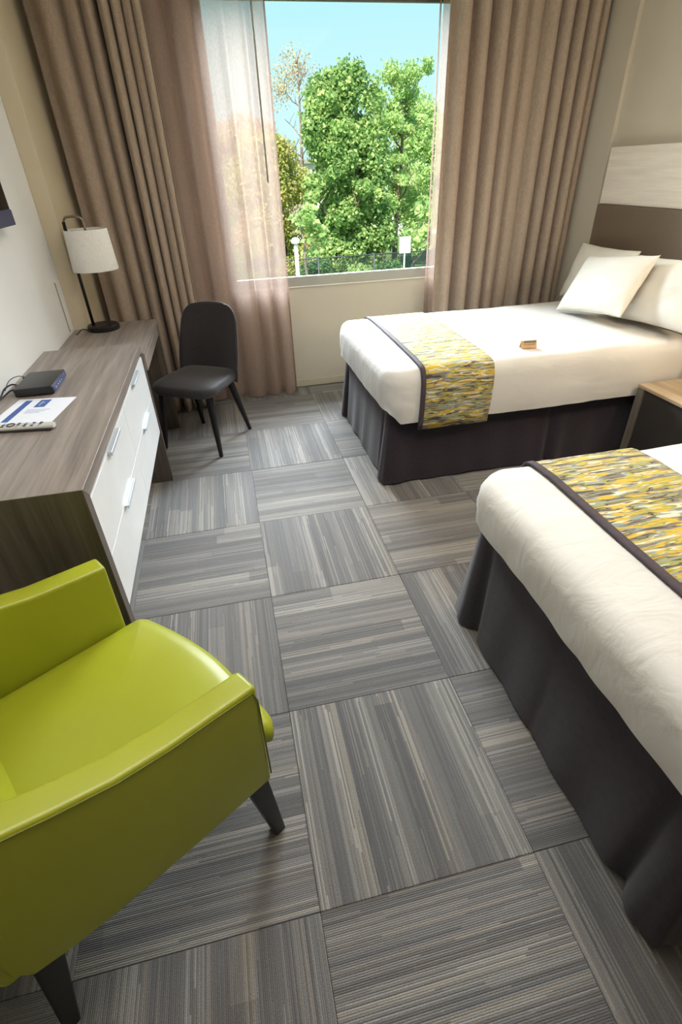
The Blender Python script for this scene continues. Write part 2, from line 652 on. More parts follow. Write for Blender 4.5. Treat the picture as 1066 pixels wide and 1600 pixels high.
b = bmesh.new()
y1 = YB + 0.2
box(b, XL - 0.2, WX0, YB, y1, -0.15, ZC)
box(b, WX1, XR + 0.2, YB, y1, -0.15, ZC)
box(b, WX0, WX1, YB, y1, -0.15, WZ0)
box(b, WX0, WX1, YB, y1, WZ1, ZC)
tag(obj('wall_back', b, 'wall_cream'), kind='structure')
tag(obj('wall_left', bx(XL - 0.2, XL, YF, YB, 0, ZC), 'wall_white'), kind='structure')
tag(obj('wall_right', bx(XR, XR + 0.2, YF, YB, 0, ZC), 'wall_cream'), kind='structure')
tag(obj('wall_front', bx(XL - 0.2, XR + 0.2, YF - 0.2, YF, 0, ZC), 'wall_cream'), kind='structure')
tag(obj('ceiling', bx(XL - 0.2, XR + 0.2, YF - 0.2, y1, ZC, ZC + 0.15), 'ceiling_paint'), kind='structure')
tag(obj('trim_1', bx(XL, XL + 0.09, 3.65, YB, 0, ZC, 0.004), 'wall_beige'), kind='structure')
tag(obj('trim_2', bx(XR - 0.03, XR, 3.825, YB, 0, ZC, 0.004), 'wall_cream'), kind='structure')
tag(obj('trim_3', bx(XL, XL + 0.006, 3.53, 3.537, 0.80, 1.08, 0.001, 1), 'alu_grey'), kind='structure')
b = bmesh.new()
box(b, XL + 0.09, XR - 0.03, YB - 0.012, YB, 0.008, 0.068, 0.003)
tag(obj('baseboard_back', b, 'skirting_paint'), kind='structure')
tag(obj('baseboard_right', bx(XR - 0.012, XR, YF, 3.825, 0.004, 0.07, 0.003), 'skirting_paint'), kind='structure')

win = tag(empty('window_1', (0, 0, 0)), kind='structure')
fy0, fy1 = YB - 0.012, YB + 0.024
obj('window_frame', box(box(box(bx(WX0, WX1, fy0, fy1, WZ0, WZ0 + 0.07, 0.004), WX0, WX0 + 0.05, fy0, fy1, WZ0 + 0.07, WZ1 - 0.04, 0.004),
    WX1 - 0.05, WX1, fy0, fy1, WZ0 + 0.07, WZ1 - 0.04, 0.004), WX0, WX1, fy0, fy1, WZ1 - 0.04, WZ1, 0.004), 'alu_grey', win)
obj('frame_bead', bx(WX0, WX1, fy0 - 0.006, fy0, WZ0 - 0.008, WZ0 + 0.002, 0.002), 'white_post', win)
obj('head_rail', bx(WX0 + 0.05, WX1 - 0.05, fy0 + 0.006, fy1 - 0.004, WZ1 - 0.055, WZ1 - 0.041, 0.002), 'alu_dark', win)
obj('pane', bx(WX0 + 0.05, WX1 - 0.05, YB + 0.004, YB + 0.010, WZ0 + 0.07, WZ1 - 0.055), 'glass', win)


# ------------------------------------------------------------------ curtains
def drape(name, x0, x1, y, z0, z1, folds, amp, mat, seed, thick=0.003, lean=0.0, gather=None):
    nx, nzv = int(90 * (x1 - x0) / 0.6) + 60, 36
    verts, faces = [], []
    R = random.Random(seed)
    ph = [R.uniform(0, 6.28) for _ in range(6)]
    for k in range(nzv + 1):
        tz = k / nzv
        z = z0 + (z1 - z0) * tz
        low = 1 - tz
        for i in range(nx + 1):
            t = i / nx
            tt = gather(t) if gather else t
            u = tt * folds * 2 * PI + 0.9 * math.sin(tt * 5.1 + ph[0]) + 0.35 * low * math.sin(tt * 9 + ph[1])
            a = amp * (0.72 + 0.35 * math.sin(tt * 11 + ph[2]))
            s = math.sin(u)
            s = math.copysign(abs(s) ** 0.75, s)
            yy = y + a * s + 0.012 * math.sin(tt * 23 + ph[3] + low * 1.5) + 0.008 * low * math.sin(tt * 37 + ph[4])
            xx = x0 + (x1 - x0) * t + 0.012 * math.cos(u) + lean * low * (t - 0.5) + 0.006 * low * math.sin(ph[5] + tt * 15)
            verts.append((xx, yy, z + (0.006 * math.sin(u * 0.5 + 1) if k == 0 else 0)))
    for k in range(nzv):
        for i in range(nx):
            p = k * (nx + 1) + i
            faces.append((p, p + 1, p + nx + 2, p + nx + 1))
    me = bpy.data.meshes.new(name)
    me.from_pydata(verts, [], faces)
    o = link_mesh(name, me, mat, None, True)
    if thick:
        md = o.modifiers.new('thickness', 'SOLIDIFY')
        md.thickness = thick
    return o


rail_z = ZC - 0.03
hl = empty('drape_curtain', (-0.5, 4.1, 0))
hm = drape('panel', -0.335, 0.305, -0.03, 0.018, rail_z, 7.5, 0.062, 'drape', 3, gather=lambda t: t ** 1.6)
hm.parent = hl
tag(hl, 'heavy taupe curtain hanging behind the desk lamp in the left corner', 'curtain', 'taupe drapes')
hr = empty('drape_curtain', (2.2, 4.1, 0))
hm = drape('panel', -0.575, 0.535, -0.01, 0.018, rail_z, 10.0, 0.06, 'drape', 11, gather=lambda t: 1 - (1 - t) ** 0.85)
hm.parent = hr
tag(hr, 'heavy taupe curtain in deep folds beside the bed by the window', 'curtain', 'taupe drapes')
sl = empty('sheer_curtain', (0.1, 4.18, 0))
sm_ = drape('panel', -0.36, 0.385, 0.0, 0.02, rail_z, 5.2, 0.042, 'sheer', 21, thick=0)
sm_.parent = sl
obj('draw_wand', tube(bmesh.new(), [(0.305, -0.075, 2.66), (0.306, -0.075, 1.52)], 0.0055, 8), 'alu_grey', sl, True)
obj('side_hem', tube(bmesh.new(), [(0.388, 0.0, 0.02), (0.388, 0.0, 1.3), (0.388, 0.0, rail_z)], 0.006, 6), 'sheer', sl, True)
tag(sl, 'sheer pinkish curtain with hanging wand behind the dark desk chair', 'curtain', 'sheer curtains')
sr = empty('sheer_curtain', (1.75, 4.2, 0))
sm_ = drape('panel', -0.14, 0.16, 0.0, 0.02, rail_z, 2.6, 0.03, 'sheer', 31, thick=0)
sm_.parent = sr
obj('side_hem', tube(bmesh.new(), [(-0.142, 0.0, 0.02), (-0.142, 0.0, 1.3), (-0.142, 0.0, rail_z)], 0.006, 6), 'sheer', sr, True)
tag(sr, 'narrow sheer curtain edge between the window view and the right drape', 'curtain', 'sheer curtains')
tr_ = tag(obj('curtain_track', bx(XL + 0.1, XR - 0.04, 4.06, 4.22, ZC - 0.025, ZC, 0.003), 'alu_grey'), kind='structure')
tr_.name = 'trim_4'


# ------------------------------------------------------------------ beds
SIDE = [(0.0, 0.0), (0.006, 0.05), (0.010, 0.11), (0.011, 0.17), (0.010, 0.215), (0.007, 0.240), (0.000, 0.262), (-0.010, 0.279), (-0.026, 0.292), (-0.050, 0.2985), (-0.09, 0.3015)]
BX0, BX1 = 0.765, 2.66
ZS = 0.40      # hem height at the long sides; the profile above rises to the top at 0.70


def bed(label, cat_group, y0, y1, seed, hem_foot=0.47, hem_side=0.395, pleat_side=0.45):
    root = empty('bed', ((BX0 + BX1) / 2, (y0 + y1) / 2, 0))
    ox, oy = -root.location.x, -root.location.y
    tag(root, label, 'bed', cat_group)
    # white sheet
    rings = []
    prof = [(o_, ZS + z_) for o_, z_ in SIDE]
    ins = 0.09
    top = [0.15, 0.22, 0.30, 0.38, 0.46, (y1 - y0) / 2 - 0.03, (y1 - y0) / 2 - 0.006]
    prof += [(-i_, 0.7025 + 0.004 * min(1, i_ / 0.3)) for i_ in top]
    for k, (o_, z_) in enumerate(prof):
        ring = []
        rc = 0.10 + o_
        for (x, y, n_) in rrect(BX0 - o_, BX1 + o_, y0 - o_, y1 + o_, rc, 10, 60):
            z = z_
            foot = max(0.0, min(1.0, (-n_.x - 0.2) / 0.6))
            if z_ < ZS + 0.25:
                hem = hem_side + (hem_foot - hem_side) * foot + 0.012 * nz(x, y, seed, 3.1)
                z = hem + (z_ - ZS) * (ZS + 0.25 - hem) / 0.25
            inrun = 0.25 if 0.92 < x < 1.40 else 1.0
            hgt = max(0.0, min(1.0, (0.69 - z) / 0.25))
            # diagonal tension folds on the drop
            s_ = (x + y) * 7.0 + z * 9.0
            w_ = 0.010 * abs(nz(s_, seed, z * 2.0)) * hgt + 0.006 * nz(x * 3, y * 3, z * 5 + seed) * hgt
            cornerish = abs(n_.x * n_.y) * 2
            w_ += 0.010 * cornerish * math.sin(s_ * 6 + z * 30) * hgt
            w_ *= inrun
            zt = (0.006 * nz(x, y, seed, 2.3) + 0.004 * nz(x + 5, y, seed, 6.0)) * (1 if z_ > 0.69 else 0) * inrun
            ring.append((x + n_.x * w_ + ox, y + n_.y * w_ + oy, z + zt))
        rings.append(ring)
    sh = obj('sheet', loft(bmesh.new(), rings, cap0=False), 'sheet_white', root, True)
    obj('bed_base', bx(BX0 + 0.14 + ox, BX1 - 0.02 + ox, y0 + 0.15 + oy, y1 - 0.13 + oy, 0.0, 0.64, 0.02), 'skirt', root)
    # dark valance: hangs from under the mattress, flares a little, opens at pleats
    rings = []
    sx0, sx1, sy0, sy1 = BX0 + 0.045, BX1, y0 + 0.07, y1 - 0.03
    base = rrect(sx0, sx1, sy0, sy1, 0.03, 6, 90)
    for k in range(15):
        t = k / 14
        z = 0.56 - (0.56 - 0.012) * t
        ring = []
        for (x, y, n_) in base:
            d = 0.035 * t ** 1.2 + 0.0035 * t * math.sin(x * 31 + y * 27 + seed) + 0.004 * t * nz(x * 8, y * 8, z * 3)
            # corner pleats at the foot
            for cy_, sg in ((sy0, 1), (sy1, -1)):
                dx, dy = x - sx0, (y - cy_) * sg
                if n_.x < -0.5:
                    d -= 0.032 * t * math.exp(-((dy - 0.10) / 0.022) ** 2)
                    d += 0.026 * t * math.exp(-((dy - 0.03) / 0.05) ** 2)
                if abs(n_.y) > 0.5 and n_.y * sg < 0:
                    d += 0.020 * t * math.exp(-((dx - 0.02) / 0.09) ** 2)
            if n_.y < -0.5:
                px = sx0 + (sx1 - sx0) * pleat_side
                d -= 0.04 * t * math.exp(-((x - px) / 0.022) ** 2)
                d += 0.012 * t * math.exp(-((x - px - 0.05) / 0.04) ** 2)
            if n_.x < -0.5:
                px = (sy0 + sy1) / 2
                d -= 0.003 * t * math.exp(-((y - px) / 0.02) ** 2)
            ring.append((x + n_.x * d + ox, y + n_.y * d + oy, z + 0.004 * math.sin(x * 13 + y * 11) * t))
        rings.append(ring)
    obj('valance', loft(bmesh.new(), rings, cap0=False, cap1=False), 'skirt', root, True)
    return root


def runner(label, y0, y1, seed, x0=0.965, x1=1.37):
    """patterned cloth lying across the bed, following the section of the sheet"""
    root = empty('bed_runner', ((x0 + x1) / 2, (y0 + y1) / 2, 0.70))
    ox, oy, oz = -root.location.x, -root.location.y, -0.70
    g = 0.009
    sec = [(y0 - o_ - g, ZS + z_ + (g if z_ > 0.275 else 0)) for o_, z_ in [(-0.004, -0.045)] + SIDE]
    n = 26
    mid = [(y0 + 0.15 + (y1 - y0 - 0.30) * i / n, 0.7065 + g) for i in range(n + 1)]
    sec2 = [(y1 + o_ + g, ZS + z_ + (g if z_ > 0.275 else 0)) for o_, z_ in ([(-0.004, -0.045)] + SIDE)][::-1]
    sec = sec + mid + sec2

    def strip(xa, xb, lift, nx):
        bm = bmesh.new()
        grid = []
        for i in range(nx + 1):
            x = xa + (xb - xa) * i / nx
            row = []
            for (y, z) in sec:
                wob = 0.012 * nz(y * 2.2, seed, 0.3) + 0.006 * (z - 0.7)
                f = lift
                out = -1 if y < y0 + 0.02 else (1 if y > y1 - 0.02 else 0)
                row.append(bm.verts.new((x + wob + ox, y + out * f + oy, z + (f if z > 0.68 else 0) + 0.0015 * nz(x * 6, y * 6, seed) + oz)))
            grid.append(row)
        for a, b_ in zip(grid, grid[1:]):
            for i in range(len(sec) - 1):
                bm.faces.new((a[i], b_[i], b_[i + 1], a[i + 1]))
        return bm
    c = obj('cloth', strip(x0, x1, 0.0, 8), 'runner', root, True)
    md = c.modifiers.new('thickness', 'SOLIDIFY')
    md.thickness = 0.004
    p = obj('border', strip(x0 - 0.012, x0 + 0.014, 0.0035, 2), 'piping_purple', root, True)
    md = p.modifiers.new('thickness', 'SOLIDIFY')
    md.thickness = 0.007
    tag(root, label, 'bed runner', 'patterned bed runners')
    return root


B1 = (2.475, 3.665)
B2 = (0.235, 1.425)
bed('white made bed by the window with three pillows and dark valance', 'twin beds', B1[0], B1[1], 1.3, pleat_side=0.55)
bed('white made bed nearest the camera, cropped at the right edge', 'twin beds', B2[0], B2[1], 7.9, hem_foot=0.50)
runner('yellow and grey streaked runner across the bed by the window', B1[0], B1[1], 2.2)
runner('yellow and grey streaked runner across the nearest bed', B2[0], B2[1], 5.7)


def pillow(name, label, bottom, top, w, thick, seed, roll=0.0):
    """bottom/top: centre of lower and upper edge; the width runs along Y"""
    bo, to = Vector(bottom), Vector(top)
    c = (bo + to) / 2
    vy = (to - bo).normalized()
    vx = Vector((0, -1, 0))
    vx = (vx - vy * vx.dot(vy)).normalized()
    vz = vx.cross(vy).normalized()
    h = (to - bo).length
    n = 34
    bm = bmesh.new()
    layers = []
    for side in (1, -1):
        grid = []
        for i in range(n + 1):
            row = []
            u = -1 + 2 * i / n
            u = math.copysign(1 - (1 - abs(u)) ** 1.25, u)
            for j in range(n + 1):
                v = -1 + 2 * j / n
                v = math.copysign(1 - (1 - abs(v)) ** 1.25, v)
                prof = max(0.0, (1 - abs(u) ** 2.6) * (1 - abs(v) ** 2.6)) ** 0.55
                t_ = thick * prof
                px = u * w / 2 * (1 - 0.05 * (1 - v * v))
                py = v * h / 2 * (1 - 0.06 * (1 - u * u))
                edge = max(abs(u), abs(v))
                wr = 0.010 * nz(u * 2.1, v * 2.1, seed) + 0.007 * abs(nz(u * 5 + v * 2, v * 3, seed + 4)) * edge
                tz = side * (t_ + wr * min(1, prof * 1.6)) + 0.004 * math.sin(u * 9 + seed) * (1 - prof)
                row.append(Vector((px, py, tz)))
            grid.append(row)
        layers.append(grid)
    vmap = {}
    for s_, grid in enumerate(layers):
        for i in range(n + 1):
            for j in range(n + 1):
                rim = i in (0, n) or j in (0, n)
                if s_ == 1 and rim:
                    vmap[(s_, i, j)] = vmap[(0, i, j)]
                else:
                    vmap[(s_, i, j)] = bm.verts.new(grid[i][j])
        for i in range(n):
            for j in range(n):
                bm.faces.new([vmap[(s_, i, j)], vmap[(s_, i + 1, j)], vmap[(s_, i + 1, j + 1)], vmap[(s_, i, j + 1)]])
    o = obj(name, bm, 'pillow_white', None, True)
    R = Matrix((vx, vy, vz)).transposed().to_4x4()
    R = R @ Matrix.Rotation(roll, 4, 'Z')
    R.translation = c
    o.matrix_world = R
    tag(o, label, 'pillow', 'bed pillows')
    return o


pillow('pillow', 'back white pillow against the headboard nearest the curtain', (2.48, 3.37, 0.735), (2.60, 3.375, 1.085), 0.60, 0.065, 1.0)
pillow('pillow', 'back white pillow at the right, partly cut off by the frame', (2.46, 2.73, 0.735), (2.595, 2.755, 1.09), 0.62, 0.07, 2.0)
pillow('pillow', 'front white pillow leaning on the two pillows behind it', (2.25, 2.985, 0.762), (2.455, 3.075, 1.072), 0.58, 0.072, 3.0, roll=math.radians(-5))

# card standing on the bed
cr = empty('tent_card', (1.635, 2.615, 0.708), math.radians(-4))
b = bmesh.new()
box(b, -0.045, 0.045, -0.002, 0.002, 0, 0.042, 0.0005, 1)
o = obj('front_face', b, 'card_tan', cr)
o.rotation_euler = (math.radians(-22), 0, 0)
o.location = (0, -0.016, 0)
o = obj('back_face', bx(-0.045, 0.045, -0.002, 0.002, 0, 0.042, 0.0005, 1), 'card_tan', cr)
o.rotation_euler = (math.radians(22), 0, 0)
o.location = (0, 0.016, 0)
o = obj('printed_band', bx(-0.030, 0.044, -0.0032, -0.002, 0.029, 0.040), 'card_dark', cr)
o.rotation_euler = (math.radians(-22), 0, 0)
o.location = (0, -0.016, 0)
o = obj('printed_line', bx(-0.028, 0.034, -0.0032, -0.002, 0.018, 0.021), 'card_dark', cr)
o.rotation_euler = (math.radians(-22), 0, 0)
o.location = (0, -0.016, 0)
tag(cr, 'small tan folded card standing on the white sheet', 'card')

# ------------------------------------------------------------------ headboard and nightstand
hb = empty('headboard', (2.75, 2.2, 0))
obj('padded_panel', bx(-0.05, 0.038, -2.1, 1.548, 0.30, 1.312, 0.010, 3), 'headboard_vinyl', hb, angle=40)
obj('upper_board', bx(-0.022, 0.038, -2.1, 1.562, 1.314, 1.642, 0.003), 'wood_panel_pale', hb)
tag(hb, 'brown padded headboard with pale board on top along the right wall', 'headboard')

ns = empty('nightstand', (2.5, 1.95, 0))
NX0, NX1, NY0, NY1, NZ = -0.21, 0.19, -0.46, 0.495, 0.482
obj('top', bx(NX0, NX1, NY0, NY1, NZ - 0.018, NZ, 0.002), 'night_wood_y', ns)
obj('side_panel', bx(NX0 + 0.001, NX1, NY1 - 0.05, NY1 - 0.001, 0, NZ - 0.018, 0.002), 'night_wood_z_shaded', ns)
obj('side_panel', bx(NX0 + 0.001, NX1, NY0 + 0.001, NY0 + 0.05, 0, NZ - 0.018, 0.002), 'night_wood_z_shaded', ns)
obj('front_panel', bx(NX0 + 0.012, NX0 + 0.03, NY0 + 0.05, NY1 - 0.05, 0.05, NZ - 0.02, 0.002), 'niche_dark', ns)
obj('back_panel', bx(NX1 - 0.02, NX1, NY0 + 0.05, NY1 - 0.05, 0.0, NZ - 0.02), 'niche_dark', ns)
tag(ns, 'wooden nightstand with dark front between the two beds', 'nightstand')

# ------------------------------------------------------------------ dresser and desk
DX1 = -0.48     # front plane
dr = empty('dresser', (-0.72, 2.17, 0))


def D(x0, x1, y0, y1, z0, z1, bev=0.0015):
    return bx(x0 + 0.72, x1 + 0.72, y0 - 2.17, y1 - 2.17, z0, z1, bev, 1)


DY0, DY1, DZ = 1.385, 2.955, 0.84


def mitre(name, prof, mat):
    """board of the dresser with mitred ends: outline in (y, z), running from the wall to the front"""
    bm_ = bmesh.new()
    loft(bm_, [[(x + 0.72, y - 2.17, z) for y, z in prof] for x in (XL + 0.004, DX1)])
    bmesh.ops.recalc_face_normals(bm_, faces=bm_.faces)
    bmesh.ops.bevel(bm_, geom=list(bm_.edges), offset=0.0008, segments=1, affect='EDGES')
    return obj(name, bm_, mat, dr)


mitre('top', [(DY0 + 0.0003, DZ), (DY1, DZ), (DY1, DZ - 0.045), (DY0 + 0.0453, DZ - 0.045)], 'wood_y')
mitre('side_panel', [(DY0, 0.0), (DY0, DZ - 0.0003), (DY0 + 0.045, DZ - 0.0453), (DY0 + 0.045, 0.0)], 'wood_z_shaded')
obj('side_panel', D(XL + 0.004, DX1, DY1 - 0.035, DY1 - 0.0005, 0, DZ - 0.0455), 'wood_z_shaded', dr)
obj('back_panel', D(XL + 0.004, XL + 0.02, DY0 + 0.045, DY1 - 0.035, 0.33, DZ - 0.0455), 'wood_z_shaded', dr)
obj('bottom_panel', D(XL + 0.02, DX1 - 0.024, DY0 + 0.045, DY1 - 0.035, 0.322, 0.338), 'wood_y', dr)
obj('centre_panel', D(XL + 0.02, DX1 - 0.03, 2.163, 2.177, 0.34, DZ - 0.046), 'wood_z_shaded', dr)
ya, yb = DY0 + 0.048, DY1 - 0.038
ym = (ya + yb) / 2
for (p, q) in ((ya, ym - 0.002), (ym + 0.002, yb)):
    for (z0, z1) in ((0.335, 0.5541), (0.5569, 0.778)):
        d_ = obj('drawer', D(DX1 - 0.022, DX1 - 0.004, p, q, z0, z1, 0.0006), 'drawer_white', dr)
        obj('drawer_box', D(DX1 - 0.42, DX1 - 0.0225, p + 0.012, q - 0.012, z0 + 0.012, z1 - 0.02), 'niche_dark', d_)  # dark box colour puts shade into the gaps between drawers
        hy = p + 0.315 if p < 2 else p + 0.285
        hb_ = box(bmesh.new(), DX1 + 0.716, DX1 + 0.731, hy - 2.17, hy + 0.215 - 2.17, z1 - 0.004, z1 + 0.001)
        box(hb_, DX1 + 0.728, DX1 + 0.732, hy - 2.17, hy + 0.215 - 2.17, z1 - 0.013, z1 + 0.001, 0.001, 1)
        obj('handle', hb_, 'chrome', d_)
tag(dr, 'grey wood dresser with four white drawers along the left wall', 'dresser')

dk = empty('desk', (-0.72, 3.36, 0))


def K(x0, x1, y0, y1, z0, z1, bev=0.0015):
    return bx(x0 + 0.72, x1 + 0.72, y0 - 3.36, y1 - 3.36, z0, z1, bev, 1)


KX1, KY1, KZ = -0.47, 3.768, 0.782
b = K(XL + 0.094, KX1, 2.957, KY1, KZ - 0.03, KZ)
box(b, XL + 0.004 + 0.72, XL + 0.094 + 0.72, 2.957 - 3.36, 3.645 - 3.36, KZ - 0.03, KZ)
obj('top', b, 'wood_y', dk)
obj('side_panel', K(XL + 0.094, KX1, KY1 - 0.035, KY1 - 0.0005, 0, KZ - 0.0305), 'wood_z_shaded', dk)
obj('apron', K(KX1 - 0.02, KX1 - 0.0005, 2.957, KY1 - 0.036, KZ - 0.095, KZ - 0.0305), 'wood_y', dk)
obj('back_panel', K(XL + 0.096, XL + 0.112, 2.957, KY1 - 0.036, 0.30, KZ - 0.0305), 'wood_z_shaded', dk)
tag(dk, 'narrow grey wood desk joining the dresser, with the lamp on it', 'desk')

# ------------------------------------------------------------------ desk lamp
LX, LY = -0.775, 3.60
lp = empty('desk_lamp', (LX, LY, KZ))
obj('base', loft(bmesh.new(), disc_rings(0, 0, [(0.092, 0.0), (0.096, 0.004), (0.096, 0.026), (0.090, 0.032), (0.05, 0.034), (0.004, 0.034)])), 'black_metal', lp, angle=40)
obj('switch', loft(bmesh.new(), disc_rings(0.045, -0.03, [(0.014, 0.033), (0.014, 0.037), (0.002, 0.038)], 16)), 'black_plastic', lp, angle=40)
obj('outlet', bx(0.005, 0.03, 0.025, 0.045, 0.033, 0.0355, 0.001, 1), 'black_plastic', lp)
PX = -0.055
obj('pole', tube(bmesh.new(), [(PX, -0.01, 0.03), (PX, -0.01, 0.30), (PX, -0.01, 0.60)], 0.0095, 12), 'black_metal', lp, True)
SX = 0.05
arc = [(PX, -0.01, 0.55), (PX, -0.01, 0.595), (PX + 0.012, -0.01, 0.618), (PX + 0.03, -0.01, 0.624), (SX - 0.03, -0.01, 0.624), (SX - 0.01, -0.01, 0.616), (SX, -0.01, 0.598), (SX, -0.01, 0.52)]
obj('hook_arm', tube(bmesh.new(), smooth_path(arc, 5), 0.0062, 10), 'nickel', lp, True)
sb = bmesh.new()
prof_o = [(0.128, 0.345), (0.129, 0.349), (0.124, 0.45), (0.119, 0.556), (0.118, 0.560)]
prof_i = [(0.116, 0.559), (0.117, 0.55), (0.126, 0.349), (0.127, 0.345)]
rings = disc_rings(SX, -0.01, prof_o + prof_i, 48)
rings.append(rings[0])
loft(sb, rings, cap0=False, cap1=False)
bmesh.ops.remove_doubles(sb, verts=sb.verts, dist=1e-5)
shd = obj('lamp_shade', sb, 'shade_linen', lp, angle=50)
sp_ = bmesh.new()
for k in range(3):
    a = 2 * PI * k / 3 + 0.4
    tube(sp_, [(SX, -0.01, 0.535), (SX + 0.118 * math.cos(a), -0.01 + 0.118 * math.sin(a), 0.55)], 0.002, 6)
obj('spider', sp_, 'nickel', shd, True)
obj('bulb', loft(bmesh.new(), disc_rings(SX, -0.01, [(0.004, 0.42), (0.022, 0.43), (0.03, 0.455), (0.024, 0.48), (0.014, 0.50), (0.013, 0.535)], 16)), 'white_post', lp, True)
obj('power_cord', tube(bmesh.new(), smooth_path([(-0.09, -0.03, 0.012), (-0.12, -0.05, 0.02), (-0.14, -0.075, 0.008), (-0.15, -0.10, 0.004)], 6), 0.003, 8), 'dark_cable', lp, True)
tag(lp, 'desk lamp with white drum shade on a black pole and round base', 'lamp')

# ------------------------------------------------------------------ things on the dresser
rt = empty('router', (-0.825, 2.366, DZ), 0.0)
obj('case', bx(-0.075, 0.075, -0.115, 0.115, 0.003, 0.036, 0.005, 3), 'black_plastic', rt, angle=40)
obj('front_face', bx(0.0745, 0.0775, -0.108, 0.108, 0.008, 0.031, 0.001, 1), 'router_face', rt)
for k in range(4):
    obj('indicator', bx(0.0775, 0.0785, -0.07 + k * 0.03, -0.062 + k * 0.03, 0.016, 0.020), 'print_pale', rt)
for sx in (-0.06, 0.06):
    for sy in (-0.09, 0.09):
        obj('foot', bx(sx - 0.008, sx + 0.008, sy - 0.008, sy + 0.008, 0, 0.004, 0.001, 1), 'black_plastic', rt)
for k, (ys, path) in enumerate([(-0.07, [(-0.075, -0.07, 0.018), (-0.10, -0.07, 0.020), (-0.125, -0.09, 0.006), (-0.132, -0.15, 0.005)]),
                 (-0.03, [(-0.075, -0.03, 0.022), (-0.105, -0.02, 0.030), (-0.125, -0.06, 0.026), (-0.133, -0.10, 0.008), (-0.134, -0.16, 0.006)]),
                 (0.08, [(-0.075, 0.08, 0.022), (-0.105, 0.07, 0.036), (-0.128, 0.02, 0.034), (-0.134, -0.04, 0.012)])]):
    obj('cable', tube(bmesh.new(), smooth_path(path, 6), 0.0032 if k < 2 else 0.0016, 8), 'dark_cable', rt, True)
    obj('plug', bx(-0.092, -0.074, ys - 0.008, ys + 0.008, 0.013, 0.027, 0.002, 1), 'black_plastic', rt)
tag(rt, 'flat black router box with cables on the dresser top', 'router')

pp = empty('info_sheet', (-0.78, 2.095, DZ), math.radians(-9))
obj('paper', bx(-0.118, 0.112, -0.135, 0.115, 0.0002, 0.0014), 'paper', pp)
obj('blue_strip', bx(-0.082, -0.056, -0.12, 0.095, 0.0013, 0.0019), 'print_blue', pp)
obj('blue_logo', bx(-0.022, 0.020, 0.02, 0.098, 0.0013, 0.0019), 'print_blue', pp)
obj('logo_letter', bx(-0.010, -0.004, 0.035, 0.08, 0.0018, 0.0022), 'print_pale', pp)
obj('logo_letter', bx(-0.010, 0.008, 0.062, 0.068, 0.0018, 0.0022), 'print_pale', pp)
for k in range(3):
    obj('text_line', bx(-0.035, 0.055 - 0.015 * k, -0.01 - k * 0.014, -0.005 - k * 0.014, 0.0013, 0.0018), 'print_pale', pp)
tag(pp, 'white printed sheet with blue strip and blue logo square on the dresser', 'paper')

rm = empty('remote_control', (-0.775, 1.898, DZ + 0.0016), math.radians(-9))
prof = [(-0.115, 0.018), (-0.11, 0.022), (-0.05, 0.023), (0.05, 0.021), (0.105, 0.019), (0.113, 0.013)]
rings = []
for (x, hw) in prof:
    pts = []
    for k in range(16):
        a = 2 * PI * k / 16
        cy_, cz_ = math.cos(a), math.sin(a)
        pts.append((x, hw * math.copysign(abs(cy_) ** 0.6, cy_), 0.0105 + 0.0075 * math.copysign(abs(cz_) ** 0.5, cz_)))
    rings.append(pts)
obj('case', loft(bmesh.new(), rings), 'remote_silver', rm, angle=50)
obj('underside', bx(-0.110, 0.108, -0.0235, 0.0215, 0.0, 0.008, 0.003, 2), 'remote_dark', rm, angle=40)
for r_ in range(7):
    for c_ in range(3):
        if r_ == 2:
            continue
        x = -0.09 + r_ * 0.026
        y = -0.012 + c_ * 0.012
        obj('button', bx(x - 0.005, x + 0.005, y - 0.0035, y + 0.0035, 0.0165, 0.0200, 0.001, 1), 'remote_dark' if (r_ + c_) % 3 else 'print_pale', rm)
obj('ring_button', tube(bmesh.new(), [(-0.038 + 0.013 * math.cos(a), 0.013 * math.sin(a), 0.0185) for a in [2 * PI * k / 20 for k in range(21)]], 0.0025, 6), 'remote_dark', rm, True)
tag(rm, 'silver remote control lying along the edge of the printed sheet', 'remote')

# television on the left wall
tv = empty('television', (XL + 0.004, 2.45, 1.415))
obj('housing', bx(0.02, 0.062, -0.52, 0.53, 0.0, 0.61, 0.004), 'black_plastic', tv)
obj('screen', bx(0.0615, 0.064, -0.50, 0.512, 0.066, 0.59), 'screen', tv)
obj('lower_bezel', bx(0.0615, 0.066, -0.52, 0.53, 0.0, 0.062, 0.002), 'tv_bezel', tv)
obj('wall_bracket', bx(0.0, 0.02, -0.2, 0.2, 0.15, 0.45), 'black_metal', tv)
tag(tv, 'flat black television on the left wall, only its corner in view', 'television')


